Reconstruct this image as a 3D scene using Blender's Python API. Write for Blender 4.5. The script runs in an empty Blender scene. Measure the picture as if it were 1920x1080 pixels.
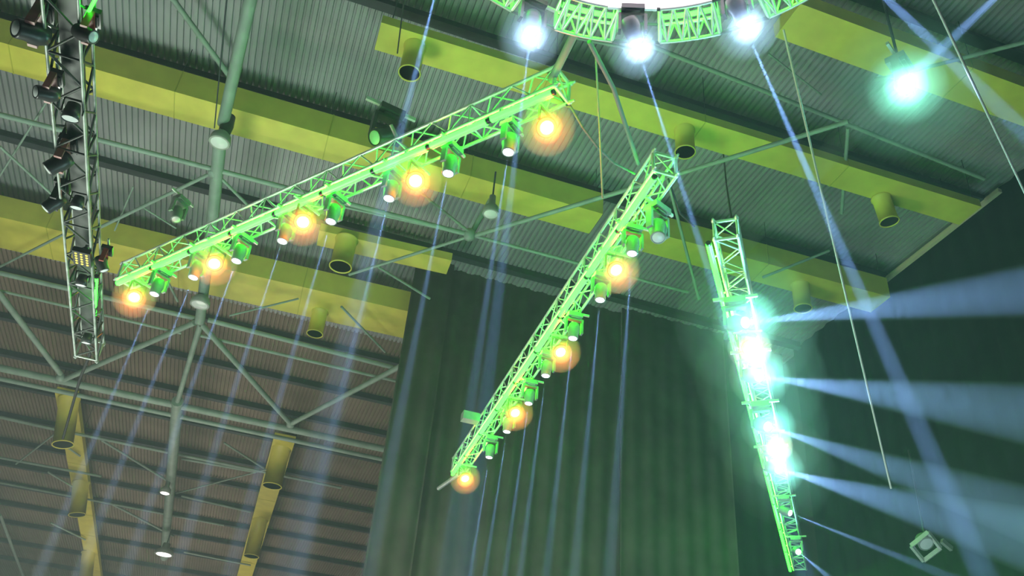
import bpy, math, random
from mathutils import Vector, Matrix, Quaternion
random.seed(4)
S = bpy.context.scene
COL = S.collection
# ------------------------------------------------------------------ camera
CAM = Vector((0, 0, 1.6))
RT = Vector((0.94238599, -0.32538008, 0.07769457))
UP = Vector((-0.2451014, -0.51352206, 0.82232621))
FW = Vector((0.22767069, 0.79399175, 0.56368711))
FPX = 1649.7
cd = bpy.data.cameras.new('camera'); cam = bpy.data.objects.new('camera', cd); COL.objects.link(cam)
cd.sensor_fit = 'HORIZONTAL'; cd.sensor_width = 36; cd.lens = 36 * FPX / 1920
cd.clip_start = .05; cd.clip_end = 500
cam.matrix_world = Matrix(((RT.x, UP.x, -FW.x, CAM.x), (RT.y, UP.y, -FW.y, CAM.y), (RT.z, UP.z, -FW.z, CAM.z), (0, 0, 0, 1)))
S.camera = cam
# ------------------------------------------------------------------ view + world (thin stage haze fills the hall)
S.view_settings.view_transform = 'Standard'; S.view_settings.look = 'None'
S.view_settings.exposure = 0.0; S.view_settings.gamma = 1.0; S.view_settings.use_curve_mapping = False
HAZE = .0030          # thin haze in the whole hall
BEAM_HAZE = .10       # smoke added only inside the beam cones so they show
W = bpy.data.worlds.new('world'); S.world = W; W.use_nodes = True
wn = W.node_tree; wn.nodes['Background'].inputs[0].default_value = (0, 0, 0, 1); wn.nodes['Background'].inputs[1].default_value = 0
vs = wn.nodes.new('ShaderNodeVolumeScatter'); vs.inputs['Density'].default_value = HAZE; vs.inputs['Color'].default_value = (.75, 1, .98, 1)
wn.links.new(vs.outputs[0], wn.nodes['World Output'].inputs['Volume'])
S.cycles.max_bounces = 5; S.cycles.diffuse_bounces = 3; S.cycles.glossy_bounces = 2; S.cycles.transparent_max_bounces = 48
S.cycles.volume_bounces = 0; S.cycles.use_denoising = True; S.cycles.use_light_tree = True
S.cycles.sample_clamp_indirect = 3; S.cycles.sample_clamp_direct = 60; S.cycles.caustics_reflective = False; S.cycles.caustics_refractive = False
# brightness knobs of the lamps
P_BEAM, P_WIDE, P_BLIND, P_GLOW, P_GREEN = 22000, 12000, 60, 170, 430

def area(name, loc, aim, size, power, col, sy=None):
    l = bpy.data.lights.new(name, 'AREA'); l.energy = power; l.color = col; l.size = size
    if sy: l.shape = 'RECTANGLE'; l.size_y = sy
    o = bpy.data.objects.new(name, l); COL.objects.link(o); o.location = loc
    o.rotation_euler = (Vector(aim) - Vector(loc)).to_track_quat('-Z', 'Y').to_euler(); return o
# unseen fill lights added near the floor to brighten the roof
area('floor_fill_light', (-7, 19, .5), (-7, 20, 23), 6, 2900, (.86, 1, .86))
area('floor_fill_light', (9, 13, .5), (10, 16, 23), 6, 850, (.55, 1, .98))
area('floor_fill_light', (-4, 44, .5), (-5, 50, 23), 12, 2900, (1, .92, .78))
area('floor_fill_light', (-4, 76, .5), (-5, 78, 23), 12, 3000, (1, .92, .80))

area('floor_fill_light', (13, 17, .5), (13, 30, 9), 5, 420, (.72, .85, 1))  # added fill to neutralise the green on the drape

# ------------------------------------------------------------------ measuring helpers
def ray(px, py): return (RT * ((px - 960) / FPX) - UP * ((py - 540) / FPX) + FW)
def at(px, py, z):              # z above the camera's eye
    d = ray(px, py); return CAM + d * (z / d.z)
def at_y(px, py, Y):
    d = ray(px, py); return CAM + d * (Y / d.y)
def at_d(px, py, D):            # D = depth along the view
    return CAM + ray(px, py) * D
E0 = 1.6

# ------------------------------------------------------------------ materials
def mat(name, col, rough=.5, metal=0., emit=None, strength=0., noise=0., nscale=3., sample=True, spec=.5):
    m = bpy.data.materials.new(name); m.use_nodes = True
    n = m.node_tree; b = n.nodes['Principled BSDF']
    b.inputs['Base Color'].default_value = (*col, 1); b.inputs['Roughness'].default_value = rough; b.inputs['Metallic'].default_value = metal
    b.inputs['Specular IOR Level'].default_value = spec
    if emit: b.inputs['Emission Color'].default_value = (*emit, 1); b.inputs['Emission Strength'].default_value = strength
    if noise:
        tc = n.nodes.new('ShaderNodeTexCoord'); t = n.nodes.new('ShaderNodeTexNoise'); t.inputs['Scale'].default_value = nscale; t.inputs['Detail'].default_value = 4
        n.links.new(tc.outputs['Object'], t.inputs['Vector'])
        r = n.nodes.new('ShaderNodeValToRGB'); r.color_ramp.elements[0].position = .3; r.color_ramp.elements[1].position = .7
        r.color_ramp.elements[0].color = (*[c * (1 - noise) for c in col], 1); r.color_ramp.elements[1].color = (*[min(1, c * (1 + noise)) for c in col], 1)
        n.links.new(t.outputs['Fac'], r.inputs['Fac']); n.links.new(r.outputs['Color'], b.inputs['Base Color'])
    if not sample: m.cycles.emission_sampling = 'NONE'
    return m
M = dict(
    sheet=mat('galvanised_roof_sheet', (.34, .36, .37), .5, .0, noise=.22, nscale=.35),
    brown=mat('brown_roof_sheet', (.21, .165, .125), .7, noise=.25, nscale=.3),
    purlin=mat('dark_painted_steel', (.035, .045, .055), .6, noise=.2),
    steel=mat('grey_green_painted_steel', (.26, .36, .30), .5, noise=.15, nscale=2),
    duct=mat('yellow_duct_paint', (.68, .64, .10), .45, noise=.10, nscale=1.2),
    ductseam=mat('duct_flange', (.50, .50, .06), .5),
    black=mat('black_opening', (.01, .01, .01), .8),
    drape=mat('charcoal_drape', (.18, .155, .15), .9, noise=.2, nscale=.8, spec=.1),
    blackdrape=mat('black_drape', (.035, .055, .05), .9, noise=.2, nscale=.8, spec=.1),
    wall=mat('dark_wall', (.05, .05, .05), .9, noise=.2, nscale=.5),
    floor=mat('dark_floor', (.04, .04, .045), .6, noise=.2, nscale=.5),
    alu=mat('truss_aluminium', (.72, .74, .72), .35, .35, noise=.06, nscale=8),
    aludark=mat('dark_truss_aluminium', (.38, .42, .38), .45, .3, noise=.3, nscale=5),  # darker, more uneven grey for the left truss chords
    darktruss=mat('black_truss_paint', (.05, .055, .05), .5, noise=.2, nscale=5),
    body=mat('black_lamp_housing', (.05, .05, .05), .35, noise=.15, nscale=8),
    bodylite=mat('grey_lamp_housing', (.30, .34, .30), .4, noise=.1, nscale=8),
    pink=mat('pink_highlight_colour', (.42, .17, .16), .4),  # pink light on the yokes painted in as colour
    red=mat('red_highlight_colour', (.32, .06, .05), .4),  # red highlight put into the yoke colour
    glass=mat('unlit_lamp_glass', (.75, .8, .78), .2),
    cable=mat('pale_cable', (.52, .44, .40), .6),
    blackcable=mat('black_cable', (.02, .02, .02), .6),
    strap=mat('grey_sling', (.22, .24, .22), .7),
    rail=mat('beige_rail', (.75, .62, .45), .6),
    tube=mat('green_led_tube', (.1, .5, .1), .4, emit=(.016, 1, .014), strength=18, sample=False),
    lens=mat('lit_white_lens', (1, 1, 1), .3, emit=(.86, .90, 1), strength=7, sample=False),
    lensteal=mat('lit_teal_lens', (1, 1, 1), .3, emit=(.72, 1, .9), strength=9, sample=False),
    orange=mat('lit_orange_lens', (1, .6, .2), .3, emit=(1, .30, .035), strength=2.2, sample=False),
    orangehot=mat('lit_orange_core', (1, .8, .5), .3, emit=(1, .80, .50), strength=9.0, sample=False),
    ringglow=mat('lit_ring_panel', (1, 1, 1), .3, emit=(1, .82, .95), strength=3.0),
    yellowled=mat('yellow_led_dots', (.6, .5, .1), .4, emit=(.9, .75, .12), strength=.6, sample=False),
    houselamp=mat('lit_house_lamp', (1, 1, 1), .3, emit=(1, 1, .97), strength=2.4, sample=False),
)
def haze_mat(name, dens, col=(1, 1, 1)):
    m = bpy.data.materials.new(name); m.use_nodes = True; n = m.node_tree; n.nodes.clear()
    o = n.nodes.new('ShaderNodeOutputMaterial'); v = n.nodes.new('ShaderNodeVolumeScatter')
    v.inputs['Density'].default_value = dens; v.inputs['Color'].default_value = (*col, 1)
    n.links.new(v.outputs[0], o.inputs['Volume']); m.cycles.homogeneous_volume = True
    return m
M['smoke'] = haze_mat('added_beam_smoke', BEAM_HAZE)
M['puff'] = haze_mat('lamp_halo_haze', .12); M['halo2'] = haze_mat('dense_lamp_halo_haze', .30)  # haze for the halo balls added around lamps
M['halo_soft'] = haze_mat('soft_halo_haze', .022)
M['halo_o'] = haze_mat('orange_halo_haze', .35); M['halo_o2'] = haze_mat('orange_dense_halo_haze', 1.0)
M['smokelight'] = haze_mat('added_light_beam_smoke', BEAM_HAZE * .35)
M['smokethin'] = haze_mat('added_thin_beam_smoke', BEAM_HAZE * .7)

# ------------------------------------------------------------------ mesh builder
class MB:
    def __init__(s): s.v = []; s.f = []; s.sm = []
    def add(s, vs_, fs, smooth=False):
        o = len(s.v); s.v += [Vector(v) for v in vs_]; s.f += [tuple(i + o for i in f) for f in fs]; s.sm += [smooth] * len(fs); return s
    def frame(s, d, up=Vector((0, 0, 1))):
        d = d.normalized(); x = d.cross(up)
        if x.length < 1e-4: x = d.cross(Vector((0, 1, 0)))
        x.normalize(); y = x.cross(d).normalized(); return x, y, d
    def tube(s, p, q, r, n=8, r2=None, caps=True):
        p, q = Vector(p), Vector(q); x, y, d = s.frame(q - p); r2 = r if r2 is None else r2; vs_ = []
        for i in range(n):
            a = 2 * math.pi * i / n; e = x * math.cos(a) + y * math.sin(a); vs_ += [p + e * r, q + e * r2]
        fs = [(2 * i, 2 * ((i + 1) % n), 2 * ((i + 1) % n) + 1, 2 * i + 1) for i in range(n)]
        s.add(vs_, fs, True)
        if caps:
            s.add([vs_[2 * i] for i in range(n)], [tuple(range(n))[::-1]]); s.add([vs_[2 * i + 1] for i in range(n)], [tuple(range(n))])
        return s
    def path(s, pts, r, n=6):
        for a, b in zip(pts, pts[1:]): s.tube(a, b, r, n)
        return s
    def beam(s, p, q, w, h, up=Vector((0, 0, 1))):       # rectangular bar between two points
        p, q = Vector(p), Vector(q); x, y, d = s.frame(q - p, up)
        c = [(-1, -1), (1, -1), (1, 1), (-1, 1)]
        vs_ = [p + x * (a * w / 2) + y * (b * h / 2) for a, b in c] + [q + x * (a * w / 2) + y * (b * h / 2) for a, b in c]
        return s.add(vs_, [(0, 3, 2, 1), (4, 5, 6, 7), (0, 1, 5, 4), (1, 2, 6, 5), (2, 3, 7, 6), (3, 0, 4, 7)])
    def box(s, c, sx, sy, sz):
        c = Vector(c); return s.beam(c - Vector((0, 0, sz / 2)), c + Vector((0, 0, sz / 2)), sx, sy, Vector((0, 1, 0)))
    def lathe(s, prof, n=20, c=(0, 0, 0), axis=None):      # profile of (radius, z)
        c = Vector(c); vs_ = []; q = axis.to_track_quat('Z', 'Y') if axis else Quaternion()
        for r, z in prof:
            for i in range(n):
                a = 2 * math.pi * i / n; vs_.append(c + q @ Vector((r * math.cos(a), r * math.sin(a), z)))
        fs = [(k * n + i, k * n + (i + 1) % n, (k + 1) * n + (i + 1) % n, (k + 1) * n + i) for k in range(len(prof) - 1) for i in range(n)]
        s.add(vs_, fs, True)
        if prof[0][0] > 1e-4: s.add(vs_[:n], [tuple(range(n))[::-1]])
        if prof[-1][0] > 1e-4: s.add(vs_[-n:], [tuple(range(n))])
        return s
    def build(s, name, m, parent=None, origin=None):
        off = Vector(origin) if origin is not None else Vector((0, 0, 0))
        me = bpy.data.meshes.new(name); me.from_pydata([tuple(v - off) for v in s.v], [], s.f)
        me.polygons.foreach_set('use_smooth', s.sm); me.materials.append(m if not isinstance(m, str) else M[m]); me.update()
        o = bpy.data.objects.new(name, me); COL.objects.link(o)
        if parent is not None: o.parent = parent
        elif origin is not None: o.location = off
        return o
def tag(o, label, cat, group=None, kind=None):
    if label: o['label'] = label
    if cat: o['category'] = cat
    if group: o['group'] = group
    if kind: o['kind'] = kind
    return o
def empty(name, loc, label=None, cat=None, group=None, kind=None):
    o = bpy.data.objects.new(name, None); COL.objects.link(o); o.location = loc; o.empty_display_size = .2
    return tag(o, label, cat, group, kind)
KIDS = {}
def copy_tree(o, parent=None):
    c = o.copy(); COL.objects.link(c); c.parent = parent
    for ch in [k for k in ALLKIDS(o)]: copy_tree(ch, c)
    return c
def ALLKIDS(o): return [k for k in bpy.data.objects if k.parent == o]
def struct(o): o['kind'] = 'structure'; return o
ORD = ['', 'second', 'third', 'fourth', 'fifth', 'sixth', 'seventh', 'eighth', 'ninth', 'tenth', 'eleventh', 'twelfth']

# ------------------------------------------------------------------ hall shell
X0, X1, Y0, Y1, ZC = -34, 23.0, -14, 106, 22 + E0
YS = 38                                   # sheet colour changes here from pale grey to brown
def corrugated(name, y0, y1, m):
    mb = MB(); vs_ = []; p = .21; x = X0; k = 0; row = []
    while x < X1:
        for dx, dz in ((0, 0), (.08, 0), (.095, .09), (.155, .09), (.17, 0)): row.append((x + dx, ZC + dz))
        x += p
    for (x, z) in row: vs_ += [(x, y0, z), (x, y1, z)]
    fs = [(2 * i, 2 * i + 1, 2 * i + 3, 2 * i + 2) for i in range(len(row) - 1)]
    mb.add(vs_, fs); return struct(mb.build(name, m))
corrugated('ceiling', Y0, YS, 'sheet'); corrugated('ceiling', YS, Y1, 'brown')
struct(MB().box(((X0 + X1) / 2, (Y0 + Y1) / 2, ZC + .3), X1 - X0 + 1, Y1 - Y0 + 1, .2).build('ceiling', 'black'))
struct(MB().box(((X0 + X1) / 2, (Y0 + Y1) / 2, -.1), X1 - X0, Y1 - Y0, .2).build('floor', 'floor'))
struct(MB().box((X0 - .2, (Y0 + Y1) / 2, ZC / 2), .4, Y1 - Y0, ZC + .4).build('wall_left', 'wall'))
struct(MB().box((X1 + .2, (Y0 + Y1) / 2, ZC / 2), .4, Y1 - Y0, ZC + .4).build('wall_right', 'wall'))
struct(MB().box(((X0 + X1) / 2, Y1 + .2, ZC / 2), X1 - X0 + .8, .4, ZC + .4).build('wall_back', 'wall'))
struct(MB().box(((X0 + X1) / 2, Y0 - .2, ZC / 2), X1 - X0 + .8, .4, ZC + .4).build('wall_front', 'wall'))

# purlins under the sheets
for y in (12.4, 18.0 + 0.0, 23.3, 29.4, 35.2, 39.6, 44.2, 48.5, 52.6, 57.5, 62, 66.5, 71, 75.8, 81, 87, 93):
    x1 = 22.5 if y < 29.8 else 20
    mb = MB(); mb.beam((X0 + .2, y, ZC - .18), (x1, y, ZC - .18), .10, .34); mb.beam((X0 + .2, y, ZC - .35), (x1, y, ZC - .35), .34, .04)
    tag(mb.build('roof_beam', 'purlin'), 'dark steel purlin running crosswise under the roof sheets', 'roof beam', 'dark purlins under the roof', 'structure')

# tubular roof frame: chords and braces
rf = empty('roof_frame', at(375, 600, 18), 'grey green tubular steel frame of chords and braces below the roof', 'roof frame', None, 'structure')
RO = rf.location.copy()
zb = 18
def chord(p, q, r=.11, nm='chord', n=10): MB().tube(p, q, r, n).build(nm, 'steel', rf, RO)
def ext(p, q, a, b):
    d = (q - p); return p - d * a, q + d * b
chord(*ext(at(0, 215, zb), at(880, 440, zb), .35, 0), .085)
chord(at(880, 440, zb), at(1290, 548, zb), .06)
chord(*ext(at(0, 690, zb), at(725, 843, zb), .4, .1), .17)
chord(at_y(-200, 668, 43) + Vector((0, 0, 0)), at_y(720, 862, 43), .11)
chord(at(390, 600, 18.2), at(780, 700, 18.2), .1); chord(at(370, 628, 18.2), at(745, 715, 18.2), .07)
chord(at(0, 512, 18.3), at(370, 598, 18.3), .1); chord(at(0, 545, 18.3), at(340, 625, 18.3), .06)
chord(at(478, -40, zb), at(418, 232, zb), .17); chord(at(412, 268, zb), at(400, 400, zb), .2); chord(at(400, 400, zb), at(375, 600, zb), .2)
chord(at(378, 600, zb), at(333, 752, zb), .12); chord(at(333, 752, zb), at(308, 1045, 18.4), .28)
chord(at(375, 605, zb), at(545, 795, zb), .12, 'brace'); chord(at(365, 605, zb), at(120, 712, zb), .12, 'brace')
chord(at(545, 795, zb), at(760, 682, zb), .12, 'brace'); chord(at(-40, 500, zb), at(113, 700, zb), .13, 'brace')
chord(at(1200, 78, 20.5), at(1845, 335, 20.5), .07); chord(at(1075, 70, 20.4), at(1200, 95, 20.4), .05)
chord(at(880, 445, zb), at(1260, 330, zb), .075, 'brace'); chord(at(1260, 330, zb), at(1590, 228, zb), .07, 'brace')
chord(at(880, 440, zb), at(645, 388, zb), .05, 'brace'); chord(at(875, 445, zb), at(655, 515, zb), .055, 'brace')
chord(at(780, 355, 19.6), at(880, 435, zb), .05, 'brace'); chord(at(880, 445, zb), at(920, 375, 19.4), .09, 'brace')
chord(at(180, 430, zb), at(402, 322, zb), .06, 'brace'); chord(at(0, 275, zb), at(105, 372, zb), .045, 'brace')
chord(at(-10, 345, 18.5), at(88, 190, 18.5), .035, 'brace'); chord(at(215, 432, 18.5), at(250, 350, 18.5), .03, 'brace')
chord(at(262, 385, 18.5), at(330, 428, 18.5), .03, 'brace'); chord(at(405, 325, zb), at(478, 398, zb), .05, 'brace')
chord(at(0, 500, 19), at(118, 440, 19), .05, 'brace'); chord(at(708, 500, 19), at(806, 560, 19), .05, 'brace')
chord(at(300, 498, 19), at(333, 565, 19), .05, 'brace'); chord(at(640, 575, 19), at(722, 660, 19), .05, 'brace')
chord(at(560, 560, 19.2), at(430, 592, 18), .04, 'brace'); chord(at(1590, 240, 20.4), at(1578, 400, 20), .06, 'brace')
chord(at(1640, 150, 20), at(1935, 76, 20), .06, 'brace'); chord(at(1440, 100, 21), at(1540, 178, 21), .03, 'brace')
chord(at(318, -10, 21), at(432, 145, 21), .09, 'brace'); chord(at(1250, 330, zb), at(1310, 560, 17), .05, 'brace')
chord(at(1430, 520, 19), at(1555, 470, 20), .05, 'brace')
# farther, thinner members
for a, b, r in (((0, 782), (108, 806), .1), ((108, 806), (490, 884), .09), ((490, 884), (640, 915), .08), ((0, 858), (190, 893), .08), ((340, 860), (480, 885), .08),
                ((0, 905), (420, 985), .07), ((100, 820), (150, 855), .06), ((190, 825), (320, 905), .07), ((90, 885), (140, 915), .06), ((210, 945), (325, 1005), .08),
                ((95, 980), (160, 1012), .07), ((0, 965), (45, 1085), .12), ((420, 830), (495, 878), .06), ((330, 925), (500, 880), .05), ((30, 870), (120, 800), .06), ((340, 930), (470, 960), .07), ((345, 1035), (470, 1060), .07)):
    chord(at(*a, 19.8), at(*b, 19.8), r, 'brace', 6)
for px, py, z in ((880, 440, zb), (375, 600, zb), (545, 795, zb), (402, 322, zb), (113, 708, zb), (1260, 330, zb)):
    MB().lathe([(.02, -.2), (.16, -.17), (.2, -.02), (.2, .06), (.15, .18), (.02, .2)], 14, at(px, py, z)).build('node_hub', 'steel', rf, RO)

# ------------------------------------------------------------------ yellow air ducts
def duct(label, p0, p1, w, h, nozzles=(), group='yellow air ducts under the roof', nz=.32, z=20 + E0):
    """box duct between two points (bottom face at z), nozzle tuples (t along, length, radius)"""
    p0 = Vector((*p0, z)); p1 = Vector((*p1, z)); d = (p1 - p0).normalized(); L = (p1 - p0).length; up = Vector((0, 0, h / 2))
    e = empty('air_duct', (p0 + p1) / 2, label, 'air duct', group); O = e.location.copy()
    side = d.cross(Vector((0, 0, 1)))
    MB().beam(p0 + up, p1 + up, w, h).build('duct_body', 'duct', e, O)
    n = max(1, int(L / 4.8))
    for i in range(1, n):
        c = p0 + d * (L * i / n) + up; MB().beam(c - d * .015, c + d * .015, w + .03, h + .03).build('flange', 'ductseam', e, O)
    for i in range(0, n + 1, 1):
        c = p0 + d * (.3 + (L - .6) * i / max(n, 1)); 
        for sgn in (-1, 1): MB().tube(c + side * (sgn * w / 2) + Vector((0, 0, h)), Vector((0, 0, ZC)) + (c + side * (sgn * w / 2)) * 1 - Vector((0, 0, c.z)), .012, 5).build('hanger_rod', 'purlin', e, O)
    for pos, ln, r, tilt in nozzles:
        c = Vector(pos); dr = Vector(tilt).normalized()
        nb = MB().lathe([(r * 1.12, 0), (r * 1.12, .06), (r, .07), (r, ln - .06), (r * 1.08, ln - .05), (r * 1.08, ln), (r * .98, ln), (r * .98, ln - .1)], 20, c, dr).build('nozzle', 'duct', e, O)
        o = MB().lathe([(.01, ln - .03), (r * .97, ln - .03)], 20, c, dr).build('nozzle_opening', 'black', nb)
        o.location = -O * 0
        o.data.transform(Matrix.Translation(-O))
    return e
DN = (0, 0, -1)
Z20 = 20 + E0
def on(px, py, z=20): v = at(px, py, z); return (v.x, v.y)
def noz(px, py, ln, r, tilt=DN, z=20): v = at(px, py, z); return (Vector((v.x, v.y, z + E0 + .02)), ln, r, tilt)
duct('long yellow duct crossing the upper left, ending behind the left green truss', (-20, 23.1), (9.5, 23.0), 1.25, .95, [])
duct('yellow duct crossing behind the ring truss with its square end at the top centre', (.35, 17.7), (20.8, 17.35), 1.05, .32,
     [noz(778, 88, 1.15, .30), noz(1283, 245, .95, .30), noz(1652, 372, 1.0, .30, (.15, 0, -1))])
duct('broad yellow duct at the top right behind the teal lamp', (10.7, 12.8), (21.9, 12.85), 1.2, .5, [])
duct('yellow duct at mid left running behind the dark truss and lowest orange lamps', (-20, 33.6), (5.2, 32.9), 2.3, 1.0,
     [noz(600, 585, 1.15, .33)])
duct('short yellow duct in the centre left behind the big green truss', (.2, 28.2), (5.35, 27.9), 1.0, .35, [noz(650, 450, 1.3, .40)])
duct('yellow duct behind the upper end of the right green truss', (11.0, 23.2), (21.6, 23.0), 1.2, .9, [noz(1500, 535, 1.1, .32)])
duct('long yellow duct receding in the lower left corner, under the black cable', (-10.4, 48.2), (-10.9, 95), 1.1, .4,
     [noz(130, 748, 2.7, .5, (.22, -.05, -1)), noz(152, 905, 2.2, .5, (.22, 0, -1)), noz(166, 1035, 2.2, .5, (.22, 0, -1))])
duct('yellow duct receding at the lower left below the steel node', (1.3, 48.3), (1.75, 95), 1.2, .4,
     [noz(527, 842, 2.3, .52), noz(488, 975, 2.6, .5)])

# ------------------------------------------------------------------ drapes
def drape_panel(label, xa, xb, Y, zt, m, amp=.05, per=.75, zb_=0.0):
    mb = MB(); n = max(8, int(abs(xb - xa) / per * 8)); front = []
    for i in range(n + 1):
        x = xa + (xb - xa) * i / n; y = Y + amp * math.sin(2 * math.pi * (x - xa) / per) + amp * .25 * math.sin(2 * math.pi * (x - xa) / (per * 2.7) + 1)
        front += [(x, y, zb_), (x, y, zt)]
    back = [(x, y + .03, z) for x, y, z in front]; N = len(front)
    fs = [(2 * i, 2 * i + 2, 2 * i + 3, 2 * i + 1) for i in range(n)] + [(N + 2 * i, N + 2 * i + 1, N + 2 * i + 3, N + 2 * i + 2) for i in range(n)]
    fs += [(2 * i, 2 * i + 1 + 0, N + 2 * i + 1, N + 2 * i) for i in (0, n)] + [(2 * i + 1, 2 * i + 3, N + 2 * i + 3, N + 2 * i + 1) for i in range(n)]
    mb.add(front + back, fs, True)
    return tag(mb.build('blackout_drape', m), label, 'curtain', 'charcoal drapes hung from the roof')
DY = 30.4
def dx(px, py): return at_y(px, py, DY).x
x_a = at_y(700, 960, DY).x; x_b = at_y(796, 900, DY).x; x_c = at_y(1168, 980, DY).x
drape_panel('charcoal drape panel at the left edge, beside the open steel roof', x_a, x_b, DY, ZC + .02, 'drape')
drape_panel('wide charcoal drape behind the centre green truss', x_b - .15, x_c, DY + .35, ZC + .02, 'drape')
drape_panel('dark drape panel between the centre and right green trusses', x_c - .15, 19.0, DY - .1, ZC + .02, 'drape')
drape_panel('dark drape panel in the hall corner behind the right green truss', 18.85, 22.4, DY + .35, ZC + .02, 'blackdrape')
# side drape along the right wall
mb = MB(); vs_ = []; n = 260
for i in range(n + 1):
    y = -2 + 32 * i / n; x = 22.62 + .05 * math.sin(y * 7.5); vs_ += [(x, y, 0), (x, y, ZC - .05), (x + .04, y, 0), (x + .04, y, ZC - .05)]
fs = []
for i in range(n):
    a = 4 * i; b = a + 4; fs += [(a, b, b + 1, a + 1), (a + 2, a + 3, b + 3, b + 2), (a + 1, b + 1, b + 3, a + 3)]
mb.add(vs_, fs, True)
tag(mb.build('side_curtain', 'blackdrape'), 'black curtain covering the right side wall up to the roof edge', 'curtain')
struct(MB().beam((22.35, 17.2, ZC - .42), (22.35, 24.0, ZC - .42), .16, .16).build('trim_1', 'rail'))

# ------------------------------------------------------------------ trusses
def truss(name, label, cat, A, B, size, group, mchord, mlace, bay=.45, rc=.033, rl=.017, tagit=True):
    d = (B - A).normalized(); L = (B - A).length; left = Vector((0, 0, 1)).cross(d).normalized(); up = d.cross(left) * -1
    up = Vector((0, 0, 1)) if abs(d.z) < .2 else left.cross(d) * -1
    e = empty(name, (A + B) / 2, label, cat, group); O = e.location.copy(); h = size / 2
    cor = [(1, 1), (1, -1), (-1, -1), (-1, 1)]
    P = lambda s, c: A + d * s + left * (c[0] * h) + up * (c[1] * h)
    for c in cor: MB().tube(P(0, c), P(L, c), rc, 8).build('chord', mchord, e, O)
    n = max(2, int(round(L / bay)))
    for k in range(4):
        a, b = cor[k], cor[(k + 1) % 4]; mb = MB()
        for i in range(n):
            s0, s1 = L * i / n, L * (i + 1) / n
            if i % 2 == 0: mb.tube(P(s0, a), P(s1, b), rl, 5, caps=False)
            else: mb.tube(P(s0, b), P(s1, a), rl, 5, caps=False)
            if i % 4 == 0 and i: mb.tube(P(s0, a), P(s0, b), rl, 5, caps=False)
        mb.build('lacing', mlace, e, O)
    for s in (0, L):
        mb = MB()
        for k in range(4): mb.tube(P(s, cor[k]), P(s, cor[(k + 1) % 4]), rc, 8)
        mb.tube(P(s, cor[0]), P(s, cor[2]), rl, 5)
        mb.build('end_frame', mchord, e, O)
        for c in cor:
            sg = -1 if s == 0 else 1; MB().lathe([(.045, 0), (.045, .05), (.03, .06), (.022, .12)], 8, P(s, c), d * sg).build('coupler', mchord, e, O)
    return e, d, left, L
ZT = 11
def green_truss(Ap, Bp, label, tubename, shift):
    A, B = at(*Ap, ZT), at(*Bp, ZT)                  # line of the LED tubes
    d = (B - A).normalized(); left = Vector((0, 0, 1)).cross(d)
    off = -left * shift[0] + Vector((0, 0, shift[1]))
    e, d, left, L = truss('stage_truss', label, 'truss', A + off, B + off, .46, 'green lit trusses', 'alu', 'alu')
    # unseen area strips added along the tubes to cast their green light
    for nrm, dd_, pw in ((-left + Vector((0, 0, -.3)), -left * .065, .62), (left * .30 + Vector((0, 0, 1)), Vector((0, 0, .065)), .30 if shift[0] < .3 else .10)):
        nrm.normalize(); g = bpy.data.lights.new('tube_light', 'AREA'); g.shape = 'RECTANGLE'; g.size = L; g.size_y = .08; g.energy = P_GREEN * pw * L / 12; g.color = (.05, 1, .015)
        go = bpy.data.objects.new('tube_light', g); COL.objects.link(go)
        z_ = -nrm; x_ = d; y_ = z_.cross(x_); c_ = (A + B) / 2 + dd_
        go.matrix_world = Matrix(((x_.x, y_.x, z_.x, c_.x), (x_.y, y_.y, z_.y, c_.y), (x_.z, y_.z, z_.z, c_.z), (0, 0, 0, 1)))
    n = 9
    for i in range(n):
        a = A + d * (L * i / n + .05); b = A + d * (L * (i + 1) / n - .05)
        o = empty('led_tube', (a + b) / 2, 'glowing green light tube, %s along %s' % (
            'first at the upper end' if i == 0 else ('last at the lower end' if i == n - 1 else ORD[i] + ' from the upper end'), tubename), 'light tube', 'green light tubes on the trusses')
        O = (a + b) / 2
        MB().tube(a, b, .06, 10).build('glowing_tube', 'tube', o, O)
        for p, q in ((a, a - d * .05), (b, b + d * .05)): MB().tube(p, q, .055, 10).build('end_cap', 'body', o, O)
        mb = MB().beam(a - left * .05 + Vector((0, 0, -.03)), b - left * .05 + Vector((0, 0, -.03)), .02, .03)
        for t in (.2, .8):
            p = a.lerp(b, t); mb.beam(p - left * .055, p - left * (shift[0] - .23) + Vector((0, 0, shift[1] - .23)), .03, .03)
        mb.build('holder', 'alu', o, O)
    return A, B, d, left, L
T1 = green_truss((1040, 172), (218, 532), 'long green lit truss sloping down to the left, with open lattice', 'the left green truss', (.20, .36))
T2 = green_truss((1228, 330), (848, 890), 'green lit truss in the centre running steeply down to the left', 'the centre green truss', (.20, .36))
T3 = green_truss((1328, 455), (1482, 1070), 'green lit truss at the right pointing almost straight down', 'the right green truss', (.36, .27))

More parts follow.
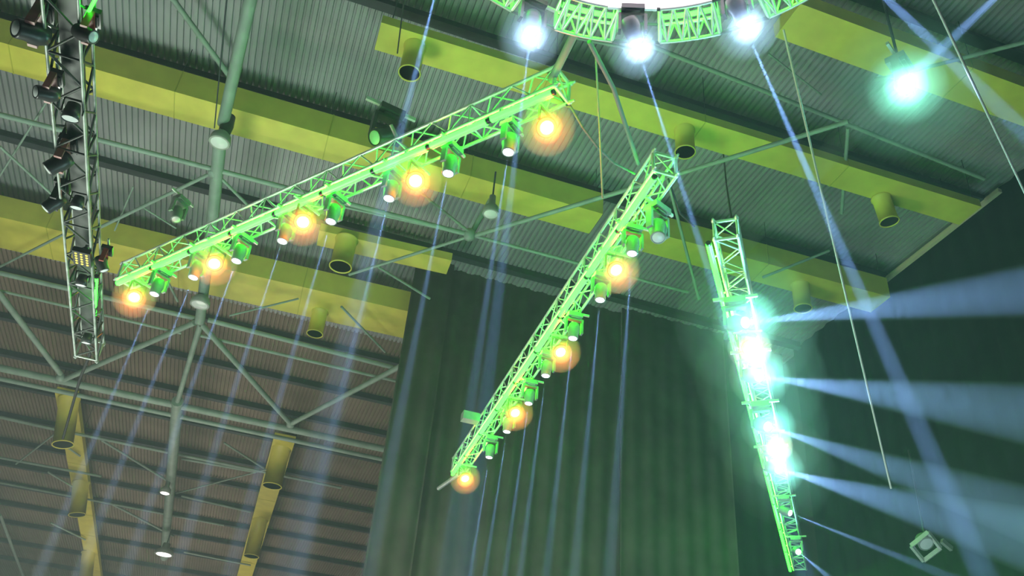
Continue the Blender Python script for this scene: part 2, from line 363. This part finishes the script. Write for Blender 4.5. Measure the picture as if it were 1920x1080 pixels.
# ------------------------------------------------------------------ fixture prototypes (built at the world origin, lens looks down local -Z)
def proto_moving():
    e = empty('moving_head_light', (0, 0, 0))
    # base hangs at z = .52 .. .62 above the lens centre
    mb = MB().box((0, 0, .60), .34, .26, .10); mb.box((0, 0, .54), .2, .2, .03); mb.build('base', 'bodylite', e)
    mb = MB().beam((-.36, 0, .70), (.36, 0, .70), .04, .05)
    for sx in (-1, 1): mb.beam((sx * .10, 0, .64), (sx * .10, 0, .70), .05, .05)
    mb.build('clamp', 'alu', e)
    mb = MB().box((0, 0, .51), .40, .10, .05)
    for sx in (-1, 1):
        mb.beam((sx * .19, 0, .52), (sx * .19, 0, .16), .045, .11, Vector((0, 1, 0)))
    mb.build('yoke', 'bodylite', e)
    h = MB().lathe([(.05, .40), (.115, .38), (.135, .30), (.14, .20), (.12, .13), (.12, .02), (.112, 0), (.095, 0), (.09, .02)], 18).build('head', 'bodylite', e)
    MB().lathe([(.0, -.012), (.06, -.01), (.092, .005)], 18).build('lens', 'lens', h)
    h.location = (0, 0, 0)
    return e
def proto_blinder():
    e = empty('orange_lamp', (0, 0, 0))
    mb = MB()
    for sx in (-1, 1): mb.beam((sx * .19, 0, .10), (sx * .19, 0, .42), .03, .04, Vector((0, 1, 0)))
    mb.beam((-.2, 0, .42), (.2, 0, .42), .04, .03); mb.build('yoke', 'body', e)
    MB().tube((0, 0, .42), (0, 0, .50), .02, 8).beam((-.36, 0, .49), (.36, 0, .49), .04, .04).build('clamp', 'alu', e)
    h = MB().lathe([(.03, .22), (.10, .20), (.15, .12), (.185, .02), (.185, 0), (.17, 0), (.165, .02)], 20).build('housing', 'body', e)
    MB().lathe([(.0, -.015), (.09, -.012), (.165, .01)], 20).build('lens', 'orange', h)
    MB().lathe([(.0, -.03), (.05, -.028), (.115, -.014)], 20).build('bulb', 'orangehot', h)
    return e
PM, PB = proto_moving(), proto_blinder()
def inst(proto, loc, yaw, aim, label, group, pivot=.2):
    """copy a fixture: hangs upright at loc (lens centre), its head turned to aim"""
    e = copy_tree(proto)
    head = [k for k in ALLKIDS(e) if k.name.split('.')[0] in ('head', 'housing')][0]
    aim = Vector(aim).normalized()
    q = (Quaternion((0, 0, 1), yaw).inverted() @ aim).to_track_quat('-Z', 'Y')
    head.rotation_mode = 'QUATERNION'; head.rotation_quaternion = q
    hp = Vector((0, 0, pivot)); head.location = hp - q @ hp
    e.rotation_euler = (0, 0, yaw)
    lensw = Vector((0, 0, 0)) + Quaternion((0, 0, 1), yaw) @ (hp - q @ hp)   # where the lens ends up
    e.location = Vector(loc) - lensw
    tag(e, label, 'stage light', group)
    return e, Vector(loc)
def bulb(loc, power, col):
    l = bpy.data.lights.new('orange_lamp_bulb', 'POINT'); l.energy = power; l.color = col; l.shadow_soft_size = .06
    o = bpy.data.objects.new('orange_lamp_bulb', l); COL.objects.link(o); o.location = loc; return o
def spot(name, loc, d, deg, power, col, r=.07, blend=.35, parent=None):
    l = bpy.data.lights.new(name, 'SPOT'); l.energy = power; l.color = col; l.spot_size = math.radians(deg); l.spot_blend = blend; l.shadow_soft_size = r
    o = bpy.data.objects.new(name, l); COL.objects.link(o); o.location = loc; o.rotation_mode = 'QUATERNION'; o.rotation_quaternion = Vector(d).normalized().to_track_quat('-Z', 'Y'); return o
def cone(p, d, L, r0, deg, label, m='smoke'):
    d = Vector(d).normalized(); r1 = r0 + L * math.tan(math.radians(deg / 2)); q = d.to_track_quat('Z', 'Y'); n = 24; vs_ = []
    for z, r in ((0, r0), (L, r1)):
        for i in range(n): a = 2 * math.pi * i / n; vs_.append(Vector((r * math.cos(a), r * math.sin(a), z)))
    fs = [(i, (i + 1) % n, n + (i + 1) % n, n + i) for i in range(n)] + [tuple(range(n))[::-1], tuple(range(n, 2 * n))]
    mb = MB(); mb.add(vs_, fs, True); o = mb.build('light_beam', m); o.location = p; o.rotation_mode = 'QUATERNION'; o.rotation_quaternion = q
    return tag(o, label, 'light beam', 'blue light beams in the haze')
BLUE = (.24, .44, 1)
def beam(p, d, deg, power, L, label, r0=.03, m='smoke', col=BLUE, r=.012):
    r0 = .03; d = Vector(d).normalized(); spot('beam_lamp', p + d * .05, d, deg, power, col, r); cone(p + d * .06, d, L, r0, deg * .98, label, m)
def ordl(i, n, which=''):
    return 'at the upper end of' if i == 0 else ('at the lower end of' if i == n - 1 else ORD[i] + ' from the upper end of')
def puff(p, r, e, m='puff'):  # haze ball added around a lamp to imitate its lens bloom
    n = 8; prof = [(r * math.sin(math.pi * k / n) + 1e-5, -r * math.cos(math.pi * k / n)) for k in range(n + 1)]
    o = MB().lathe([(max(a, 1e-3), z) for a, z in prof], 16, p).build('halo_haze', m); 
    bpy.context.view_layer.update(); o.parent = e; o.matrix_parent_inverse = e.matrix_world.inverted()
    if m == 'puff': puff(p, r * .55, o, 'halo2')
    if m == 'halo_o': puff(p, r * .55, o, 'halo_o2')
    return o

def _unused(T, px, py):
    A, B, d, left, L = T; C = A - left * .33
    # the ray meets the vertical plane through the truss axis
    nrm = left; r = ray(px, py); t = (C - CAM).dot(nrm) / r.dot(nrm); p = CAM + r * t
    return p
def fixtures(T, whites, oranges, tname, tilt, plane=True, bpow=1.0):
    A, B, d, left, L = T; yaw = math.atan2(d.y, d.x) + math.pi / 2
    for i, (px, py) in enumerate(whites):
        p = at(px, py, ZT - .63)
        inst(PM, p, yaw, tilt, 'white moving light, %s %s' % (ordl(i, len(whites)), tname), 'moving lights on %s' % tname)
        beam(p, tilt, 2.0, P_BEAM * bpow, 11.2, 'thin blue beam from the white light %s %s' % (ordl(i, len(whites)).replace('from the upper end of', 'down') if 0 < i < len(whites) - 1 else ordl(i, len(whites)), tname))
    for i, (px, py) in enumerate(oranges):
        p = at(px, py, ZT - .41)
        n_ = Vector((.12, -.58, -.80))
        e, _ = inst(PB, p, yaw, n_, 'round orange lamp, %s %s' % (ordl(i, len(oranges)), tname), 'orange lamps on %s' % tname, pivot=.1)
        bulb(p + n_.normalized() * .12, P_BLIND, (1, .16, .006)); puff(p, .50, e, 'halo_o')
W1 = [(953, 286), (840, 326), (729, 373), (620, 416), (529, 453), (443, 490), (362, 521), (289, 552)]
R1 = [(1025, 239), (779, 339), (568, 416), (402, 494), (252, 557)]
W2 = [(1185, 476), (1125, 563), (1074, 635), (1023, 705), (991, 757), (950, 810), (917, 858)]
R2 = [(1155, 506), (1051, 660), (966, 774), (872, 897)]
fixtures(T1, W1, R1, 'the left green truss', (-.03, 0, -1))
fixtures(T2, W2, R2, 'the centre green truss', (-.06, 0, -1))
# right truss: wide beams thrown to the right, towards the viewer's side
A, B, d, left, L = T3; yaw = math.atan2(d.y, d.x) + math.pi / 2
W3 = [((1398, 605), (1990, 538), 12.5, 7.5, 1.6), ((1424, 706), (1990, 785), 13, 8, 1.2), ((1440, 800), (1990, 985), 14, 7, 1.2),
      ((1460, 880), (1990, 1030), 16, 9, .8), ((1482, 962), (1850, 1110), 22, 3.2, 6), ((1497, 1035), (1600, 1120), 24, 2.8, 7)]
def big(e, s):      # lamps enlarged here so the lens imitates its bloom
    e.scale = (s, s, s)
for i, ((px, py), tg, D, deg, pw) in enumerate(W3):
    k = 1.3 if i < 4 else 1.0
    p = at(px, py, ZT - .71 * k); tgt = at_d(*tg, D); dr = (tgt - p).normalized()
    e, _ = inst(PM, p, yaw, dr, 'bright white stage light aimed right, %s the right green truss' % ordl(i, 6), 'white lights on the right green truss')
    lw = Vector(p) - e.location; e.location = Vector(p) - lw * k; big(e, k)
    if i < 4: puff(p, 1.5, e, 'halo_soft'); puff(p, .7, e)
    beam(p, dr, deg, P_WIDE * pw * (deg / 6) ** 2, (tgt - p).length + (7 if i < 4 else 2), 'blue beam going right from the light %s the right green truss' % ordl(i, 6), .10 * k / 1.5, 'smokethin' if deg > 4 else 'smoke')
    spot('halo_light', p + dr * .1, Vector((-.3, -.8, -.35)), 170, P_GLOW * (3.8 if i < 4 else .6), (.22, .95, .85), .12, .5)  # extra light added at the lens to fill its halo
for i, (px, py) in enumerate([(1405, 652), (1452, 835)]):
    p = at(px, py, ZT - .49); n_ = Vector((.0, -.75, -.65))
    e, _ = inst(PB, p, yaw, n_, 'round orange lamp between white lights, %s on the right green truss' % ('upper' if i == 0 else 'lower'), 'orange lamps on the right green truss', pivot=.1)
    bulb(p + n_ * .12, P_BLIND * 1.2, (1, .16, .006)); puff(p, .5, e, 'halo_o')
# unlit big moving light near the top of the centre truss
def unlit(px, py, z, s, label, group, yaw, aim, hm=None):
    p = at(px, py, z); e, _ = inst(PM, p, yaw, aim, label, group); lw = Vector(p) - e.location; e.location = Vector(p) - lw * s; e.scale = (s, s, s)
    for k in ALLKIDS(e):
        for g in ALLKIDS(k):
            if g.name.startswith('lens'): g.data = g.data.copy(); g.data.materials[0] = M['glass']
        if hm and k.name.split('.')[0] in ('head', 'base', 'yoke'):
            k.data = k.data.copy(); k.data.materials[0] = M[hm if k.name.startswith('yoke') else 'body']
    return e
unlit(1234, 446, ZT - .75, 1.25, 'large unlit moving light below the upper end of the centre green truss', None, .4, (-.15, -.3, -1))
unlit(330, 412, ZT + 1.25, 1.0, 'green lit moving light standing above the lower part of the left green truss', None, .8, (.2, -.2, -1))
unlit(702, 258, ZT + 1.5, 1.6, 'dark moving light seen above the middle of the left green truss', None, .2, (-.6, -.3, -.6), 'body')
MB_ = MB().tube(at(733, 234, ZT + .9), at(744, 258, ZT + .7), .035, 8)
tag(MB_.build('hanging_rod', 'cable', None, at(738, 246, ZT + .8)), 'short pale rod above the left green truss beside the dark moving light', 'rod')
# small brackets on top of the centre truss lower end
o = MB().box(at(882, 783, ZT + .2), .5, .3, .25).beam(at(882, 783, ZT + .2), at(896, 792, ZT + .3), .06, .06).build('junction_box', 'bodylite', None, at(882, 783, ZT + .2))
tag(o, 'small green lit box jutting from the lower left side of the centre green truss', 'box')
o = MB().tube(at(822, 916, ZT + .05), at(862, 888, ZT + .13), .07, 8).build('hanging_clamp', 'alu', None, at(845, 905, ZT))
tag(o, 'green lit clamp arm sticking out of the bottom tip of the centre green truss', 'clamp')

# ------------------------------------------------------------------ ring truss
ZR = 11.0; cxr, cyr, RR = 2.687, 4.826, 3.69
RC = Vector((cxr, cyr, ZR + E0)); ring = empty('ring_truss', RC, 'round green lit lattice truss cut off by the top of the picture', 'truss'); 
def rp(a, r, z): return RC + Vector((r * math.cos(a), r * math.sin(a), z))
heads_px = [(995, 60), (1193, 80), (1393, 42)]
angs = sorted([math.atan2(at(px, py - 8, ZR).y - cyr, at(px, py - 8, ZR).x - cxr) for px, py in heads_px])
step = (angs[-1] - angs[0]) / 2
allang = [angs[1] + step * k for k in range(-3, 8)]
allang = [angs[1] + i * 2 * math.pi / round(2 * math.pi / step) for i in range(round(2 * math.pi / step))]
ri = RR - .62; hh = .42; gap = .10
for i, a0 in enumerate(allang):
    a1 = a0 + 2 * math.pi / len(allang) - gap; a0 = a0 + gap; n = 8
    for r_, z_ in ((RR, 0), (ri, 0), (RR, hh), (ri, hh)):
        MB().path([rp(a0 + (a1 - a0) * k / n, r_, z_) for k in range(n + 1)], .03, 6).build('curved_chord', 'alu', ring, RC)
    mb = MB()
    for k in range(n):
        b0, b1 = a0 + (a1 - a0) * k / n, a0 + (a1 - a0) * (k + 1) / n; f = k % 2
        mb.tube(rp(b0, RR if f else ri, 0), rp(b1, ri if f else RR, 0), .022, 5, caps=False)
        mb.tube(rp(b0, RR, 0 if f else hh), rp(b1, RR, hh if f else 0), .017, 5, caps=False)
        mb.tube(rp(b0, ri, 0 if f else hh), rp(b1, ri, hh if f else 0), .017, 5, caps=False)
        if k % 4 == 0: mb.tube(rp(b0, RR, 0), rp(b0, ri, 0), .02, 5, caps=False)
    mb.build('lacing', 'alu', ring, RC)
    for r_, z_ in ((RR, 0), (ri, 0), (RR, hh), (ri, hh)):
        MB().tube(rp(a1, r_, z_), rp(a1 + 2 * gap, r_, z_), .03, 6).build('joint', 'darktruss', ring, RC)
    for aa in (a0, a1):
        MB().path([rp(aa, RR, 0), rp(aa, ri, 0), rp(aa, ri, hh), rp(aa, RR, hh), rp(aa, RR, 0)], .03, 6).build('segment_end', 'alu', ring, RC)
    nA = len(allang); where = {0: 'between its leftmost and middle white lights', 1: 'left of its leftmost white light', nA - 1: 'between its middle and rightmost white lights', nA - 2: 'right of its rightmost white light'}.get(i)
    if where is None: continue
    g = empty('led_tube', rp((a0 + a1) / 2, (RR + ri) / 2, .2), 'green light tube inside the round truss, ' + where, 'light tube', 'green light tubes inside the round truss')
    MB().path([rp(a0 + (a1 - a0) * k / 8, RR - .30, .22) for k in range(9)], .04, 8).build('glowing_tube', 'tube', g, g.location)
    ll = bpy.data.lights.new('tube_light', 'POINT'); ll.energy = P_GREEN * .35; ll.color = (.05, 1, .015); ll.shadow_soft_size = .3; lo = bpy.data.objects.new('tube_light', ll); COL.objects.link(lo); lo.location = rp((a0 + a1) / 2, RR - .30, .12); ll.energy *= .7
    mb = MB()
    for b in (a0, a1): mb.tube(rp(b, RR - .30, .22), rp(b, RR - .30, .5), .02, 6)
    mb.build('holder', 'body', g, g.location)
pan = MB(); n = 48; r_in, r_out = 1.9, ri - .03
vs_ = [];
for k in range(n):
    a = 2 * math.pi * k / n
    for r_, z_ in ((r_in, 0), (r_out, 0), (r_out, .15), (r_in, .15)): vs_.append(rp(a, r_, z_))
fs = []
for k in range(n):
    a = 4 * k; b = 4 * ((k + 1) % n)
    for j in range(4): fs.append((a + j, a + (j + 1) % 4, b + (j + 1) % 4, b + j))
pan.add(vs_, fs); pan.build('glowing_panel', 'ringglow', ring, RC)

hl = [('left', (0, 0, -1), (-.02, .03, -1), 2.0), ('lowest middle', None, None, 2.2), ('right', None, None, 2.8)]
tgts = [None, at_d(1345, 560, 12.0), at_d(1745, 850, 11.0)]
for i, (px, py) in enumerate(heads_px):
    p = at(px, py, ZR - .74)
    dr = Vector((-.01, .02, -1)).normalized() if i == 0 else (tgts[i] - p).normalized()
    nm_ = ['leftmost', 'middle', 'rightmost'][i]
    e, _ = inst(PM, p, math.atan2(p.y - cyr, p.x - cxr) + math.pi / 2, dr, '%s of the three bright white lights under the round truss' % nm_, 'white lights under the round truss')
    for k in ALLKIDS(e):
        if k.name.split('.')[0] in ('head', 'base', 'yoke'): k.data = k.data.copy(); k.data.materials[0] = M['body']
    beam(p, dr, [1.8, 2.0, 2.6][i], P_BEAM * [3.6, 6, 6.5][i], [11.5, (tgts[1] - p).length + 4, (p.z - .3) / max(.05, -dr.z)][i],
         'blue beam from the %s white light under the round truss' % nm_, .10, 'smokelight')
    spot('halo_light', p + dr * .08, Vector((-.1, -.6, -.8)), 170, P_GLOW * 1.5, (.4, .6, 1), .1, .4); puff(p + dr * .05, .5, e)
# lights above the picture edge whose beams fall into it
for i, (sp, tg, D0, D1, deg, pw, m, lab, nm) in enumerate([
    ((822, -34), (742, 330), 14.2, None, 2.5, .9, 'smoke', 'blue beam dropping from the top edge left of the round truss', 'left of the round truss'),
    ((1480, -180), (1985, 310), 12.5, 15.5, 3.2, 1.0, 'smoke', 'wide blue beam crossing the top right corner downwards', 'at the top right'),
    ((2010, -140), (1380, 455), 12, 33, 3.2, .9, 'smokethin', 'faint wide blue beam slanting down left past the teal lamp', 'beyond the top right corner')]):
    p = at_d(*sp, D0); dr = Vector((-.03, .02, -1)).normalized() if D1 is None else (at_d(*tg, D1) - p).normalized()
    Lb = 11.5 if D1 is None else (at_d(*tg, D1) - p).length
    inst(PM, p, 0, dr, 'moving stage light above the picture edge %s' % nm, 'stage lights above the picture')
    beam(p, dr, deg, P_BEAM * pw * (deg / 2) ** 1.4, Lb, lab, .10, m)

# teal lamp on the right
p = at_d(1698, 160, 17.5); dr = (CAM - p + Vector((1.5, 0, -1))).normalized()
e, _ = inst(PM, p, .5, dr, 'brilliant teal white lamp in front of the yellow duct at the right', None)
s = 1.5; lw = Vector(p) - e.location; e.location = Vector(p) - lw * s; e.scale = (s, s, s)
for k in ALLKIDS(e):
    for g in ALLKIDS(k):
        if g.name.startswith('lens'): g.data = g.data.copy(); g.data.materials[0] = M['lensteal']
spot('halo_light', p + dr * .15, dr, 175, P_GLOW * 4, (.25, 1, .7), .2, .4); puff(p + dr * .1, .8, e); puff(p + dr * .1, 1.5, e, 'halo_soft')
up_ = MB().tube(e.location + Vector((0, 0, .75 * s)), Vector((e.location.x, e.location.y, ZC)), .03, 8)
tag(up_.build('drop_pole', 'purlin', None, e.location + Vector((0, 0, 2))), 'dark pole holding the teal lamp under the roof', 'pole')

# ------------------------------------------------------------------ dark truss at the left with its fixtures
LA, LB = at(116, -150, 9), at(168, 655, 9)
LA = Vector((LB.x + (LA.x - LB.x), LA.y, LA.z))
lt, ld, lleft, LL = truss('stage_truss', 'dark unlit truss hanging vertically in view at the left, with pale edges', 'truss', LA, LB, 0.44, None, 'aludark', 'darktruss', bay=.5, rc=.024, rl=.02)
# dark strip added inside so the truss interior reads dark
tag(MB().beam(LA + ld * .3 + Vector((0, 0, .08)), LB - ld * .2 + Vector((0, 0, .08)), .30, .05).build('dark_filler', 'darktruss', None, LA.lerp(LB, .5)), 'dark filler strip lying inside the unlit left truss', 'filler strip')
bpy.data.objects['dark_filler'].data.transform(Matrix.Translation(Vector((0, 0, 0))))
# par lamps with pale faces
def proto_par():
    e = empty('par_lamp', (0, 0, 0))
    h = MB().lathe([(.04, .26), (.09, .25), (.115, .12), (.125, 0), (.115, 0), (.11, .02)], 18).build('housing', 'body', e)
    MB().lathe([(0, 0), (.06, .002), (.112, .015)], 18).build('lens', 'glass', e)
    mb = MB()
    for sx in (-1, 1): mb.beam((sx * .14, 0, .1), (sx * .14, 0, .32), .02, .03, Vector((0, 1, 0)))
    mb.beam((-.15, 0, .32), (.15, 0, .32), .03, .02); mb.build('bracket', 'body', e)
    return e
PP = proto_par()
for i, (px, py) in enumerate([(131, 224), (143, 391), (151, 536), (161, 644)]):
    e = PP if i == 0 else copy_tree(PP); e.location = at(px, py, 9 - .42); e.rotation_euler = (.25, -.1, .1)
    s_ = 1.0 if i == 0 else .85; e.scale = (s_, s_, s_)
    tag(e, 'pale faced unlit round lamp, %s the dark left truss' % ['topmost visible under', 'second from the top under', 'third from the top under', 'lowest under'][i], 'lamp', 'round lamps under the dark truss')
# LED array with yellow dots
o = empty('led_array_lamp', at(155, 482, 9 - .3), 'small lamp with a grid of yellow dots under the dark left truss', 'lamp'); c = o.location.copy()
MB().box(c, .30, .45, .10).build('housing', 'body', o, c)
mb = MB()
for i in range(3):
    for j in range(5): mb.lathe([(.0, -.06), (.022, -.058), (.028, -.045)], 8, c + Vector((-.09 + .09 * i, -.16 + .08 * j, 0)))
mb.build('led_dot', 'yellowled', o, c)
MB().box(c + Vector((0, 0, .15)), .06, .06, .2).build('bracket', 'body', o, c)
yl = math.atan2(ld.y, ld.x)
for px, py, z, s, hm, aim, lab in [
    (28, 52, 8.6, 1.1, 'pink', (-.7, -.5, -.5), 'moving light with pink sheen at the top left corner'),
    (176, 70, 8.6, .8, 'red', (.8, -.3, -.4), 'dark moving light with red sheen to the right of the dark truss'),
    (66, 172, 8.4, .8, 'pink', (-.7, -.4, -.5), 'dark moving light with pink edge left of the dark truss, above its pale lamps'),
    (88, 318, 8.5, 1.0, 'pink', (-.6, .2, -.7), 'moving light with brown pink sheen hanging left of the dark truss'),
    (84, 392, 8.6, .9, 'body', (-.5, .2, -.7), 'black moving light left of the dark truss beside its second pale lamp'),
    (196, 508, 8.7, .75, 'red', (.5, .2, -.7), 'moving light with dull red sheen at the tip of the left green truss'),
]:
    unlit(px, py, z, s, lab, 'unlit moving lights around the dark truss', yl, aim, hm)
for i, ((a, b), r) in enumerate([(((182, -8), (160, 34)), .045), (((181, 520), (178, 590)), .06)]):
    A_, B_ = at(*a, 8.9), at(*b, 8.9); o = empty('led_tube', (A_ + B_) / 2, ['dim green light tube at the top of the dark left truss', 'short green lit tube on the lower right side of the dark truss'][i], 'light tube')
    MB().tube(A_, B_, r * .5, 8).build('glowing_tube', 'tube', o, o.location)
    dd = (B_ - A_).normalized(); 
    for p, q in ((A_, A_ - dd * .06), (B_, B_ + dd * .06)): MB().tube(p, q, r * .7, 8).build('end_cap', 'body', o, o.location)

# ------------------------------------------------------------------ house lamps under the roof frame
def house_lamp(px, py, z, r, label, lit, hang=1.0):
    c = at(px, py, z); e = empty('house_lamp', c, label, 'lamp', 'round house lamps under the roof')
    MB().lathe([(r, 0), (r * 1.06, .03), (r * .95, .25), (r * .45, .42), (r * .4, .75), (.03, .8)], 22, c).build('shade', 'bodylite', e, c)
    MB().lathe([(0, -.05), (r * .6, -.035), (r * .96, .02)], 22, c).build('lens', 'houselamp' if lit else 'glass', e, c)
    MB().tube(c + Vector((0, 0, .78)), c + Vector((0, 0, .8 + hang)), .03, 8).build('stem', 'purlin', e, c)
    return c
house_lamp(411, 268, 17.2, .30, 'round unlit house lamp below the big upper left roof pipe', False, .6)
house_lamp(920, 402, 17.6, .26, 'small unlit house lamp beside the central roof node', False, 1)
house_lamp(374, 572, 17.4, .36, 'unlit house lamp above the node over the blue beams', False, .8)
c = house_lamp(307, 1040, 16.6, .60, 'bright white house lamp near the bottom left edge', True, .8)
c2 = house_lamp(309, 925, 17.2, .30, 'small pale house lamp above the bright one at the lower left', True, .5)
spot('house_lamp_bulb', c + Vector((0, 0, -.15)), (0, 0, -1), 150, 400, (1, .98, .92), .3)
o = MB().lathe([(.05, -.45), (.16, -.4), (.2, 0), (.16, .4), (.05, .45)], 14, at(425, 237, 17.9)).build('pipe_coupler', 'body', None, at(425, 237, 17.9)); tag(o, 'dark coupler on the roof pipe above the unlit house lamp', 'coupler')

# ------------------------------------------------------------------ slings and cables
def cable(pts, r, m, label, cat='cable', name='cable', sag=0):
    P = [Vector(p) for p in pts]
    if sag:
        a, b = P[0], P[-1]; P = [a.lerp(b, t / 12) - Vector((0, 0, sag * 4 * (t / 12) * (1 - t / 12))) for t in range(13)]
    c = sum(P, Vector()) / len(P); tag(MB().path(P, r, 7).build(name, m, None, c), label, cat)
cable([at(1078, 62, ZR + .1), at(1034, 150, ZT + .4)], .07, 'strap', 'thick grey sling from the round truss to the left green truss', 'sling', 'lifting_sling')
cable([at(1105, 78, ZR), at(1150, 165, ZR + .2), at(1197, 308, ZT + .5)], .04, 'strap', 'grey sling from the round truss to the centre green truss', 'sling', 'lifting_sling')
cable([at(1117, 108, ZR + 1), at(1124, 240, ZR + 0), at(1130, 372, ZR - 1.1)], .018, 'cable', 'thin pinkish cable hanging straight below the round truss')
cable([at(1046, 172, ZT + .3), at(1070, 200, ZT + .1), at(1092, 238, ZT - .1), at(1120, 275, ZT - .2), at(1150, 305, ZT - .1), at(1190, 326, ZT + .2)], .022, 'strap', 'sagging cable between the left and centre green trusses')
cable([at(1052, 180, ZT + .3), at(1064, 197, ZT + .1)], .03, 'blackcable', 'short black cable at the upper tip of the left green truss')
cable([at_d(1800, 105, 14) * 2.2 - at_d(1928, 375, 16) * 1.2, at_d(1928, 375, 16)], .022, 'cable', 'thin bright wire running down the upper right edge')
cable([at_d(1545, 380, 16) * 1.6 - at_d(1660, 870, 17) * .6, at_d(1660, 870, 17) * 1.1 - at_d(1545, 380, 16) * .1], .020, 'cable', 'thin bright wire crossing the broad blue beams on the right')
cable([at(1352, 240, 21.5), at(1362, 345, 18.5), at(1374, 425, ZT + .5)], .025, 'blackcable', 'thin dark cable dropping to the upper end of the right green truss')
cable([at(170, 660, 9), at(150, 710, 9.2), at(118, 822, 9.4)], .035, 'blackcable', 'black cable trailing from the lower end of the dark left truss')
cable([at(425, -5, 20), at(402, 240, 19)], .02, 'purlin', 'thin dark cable hanging beside the upper left roof pipe')
cable([at(350 * 0 + 758, -5, 19), at(745, 100, 19)], .02, 'blackcable', 'thin dark cable crossing the square duct end at the top centre')
cable([at(1253, 335, ZT + .3), at(1275, 400, ZT + .1), at(1302, 425, ZT)], .02, 'blackcable', 'black cable curling off the upper end of the centre green truss')

# ------------------------------------------------------------------ fixture glimpsed at the lower right
o = empty('stage_lamp', at_d(1737, 1020, 26), 'small pale framed lamp hanging in the lower right below the beams', 'stage light'); c = o.location.copy()
bx = RT * 1.0; bz = UP * 1.0
mb = MB(); q = [c + RT * a + UP * b for a, b in ((-.45, -.05), (.05, .35), (.42, -.12), (-.08, -.5))]
for i in range(4): mb.beam(q[i], q[(i + 1) % 4], .08, .12)
mb.build('frame', 'alu', o, c)
MB().lathe([(.05, .35), (.2, .3), (.24, 0), (.2, 0)], 16, c, Vector((0.1, .6, .8))).build('housing', 'bodylite', o, c)
MB().lathe([(0, -.02), (.19, 0)], 16, c, Vector((0.1, .6, .8))).build('lens', 'glass', o, c)
MB().beam(c + RT * .45 + UP * .1, c + RT * .75 - UP * .15, .1, .14).build('side_arm', 'bodylite', o, c)
MB().tube(c, Vector((c.x, c.y, c.z + 3)), .03, 6).build('stem', 'body', o, c)

# the two pattern fixtures at the origin are done with
for root in (PM, PB):
    for o in [root] + [k for k in ALLKIDS(root)] + [g for k in ALLKIDS(root) for g in ALLKIDS(k)]: bpy.data.objects.remove(o)
for o in COL.objects:                       # plain names: the first of a kind carries no number
    pass
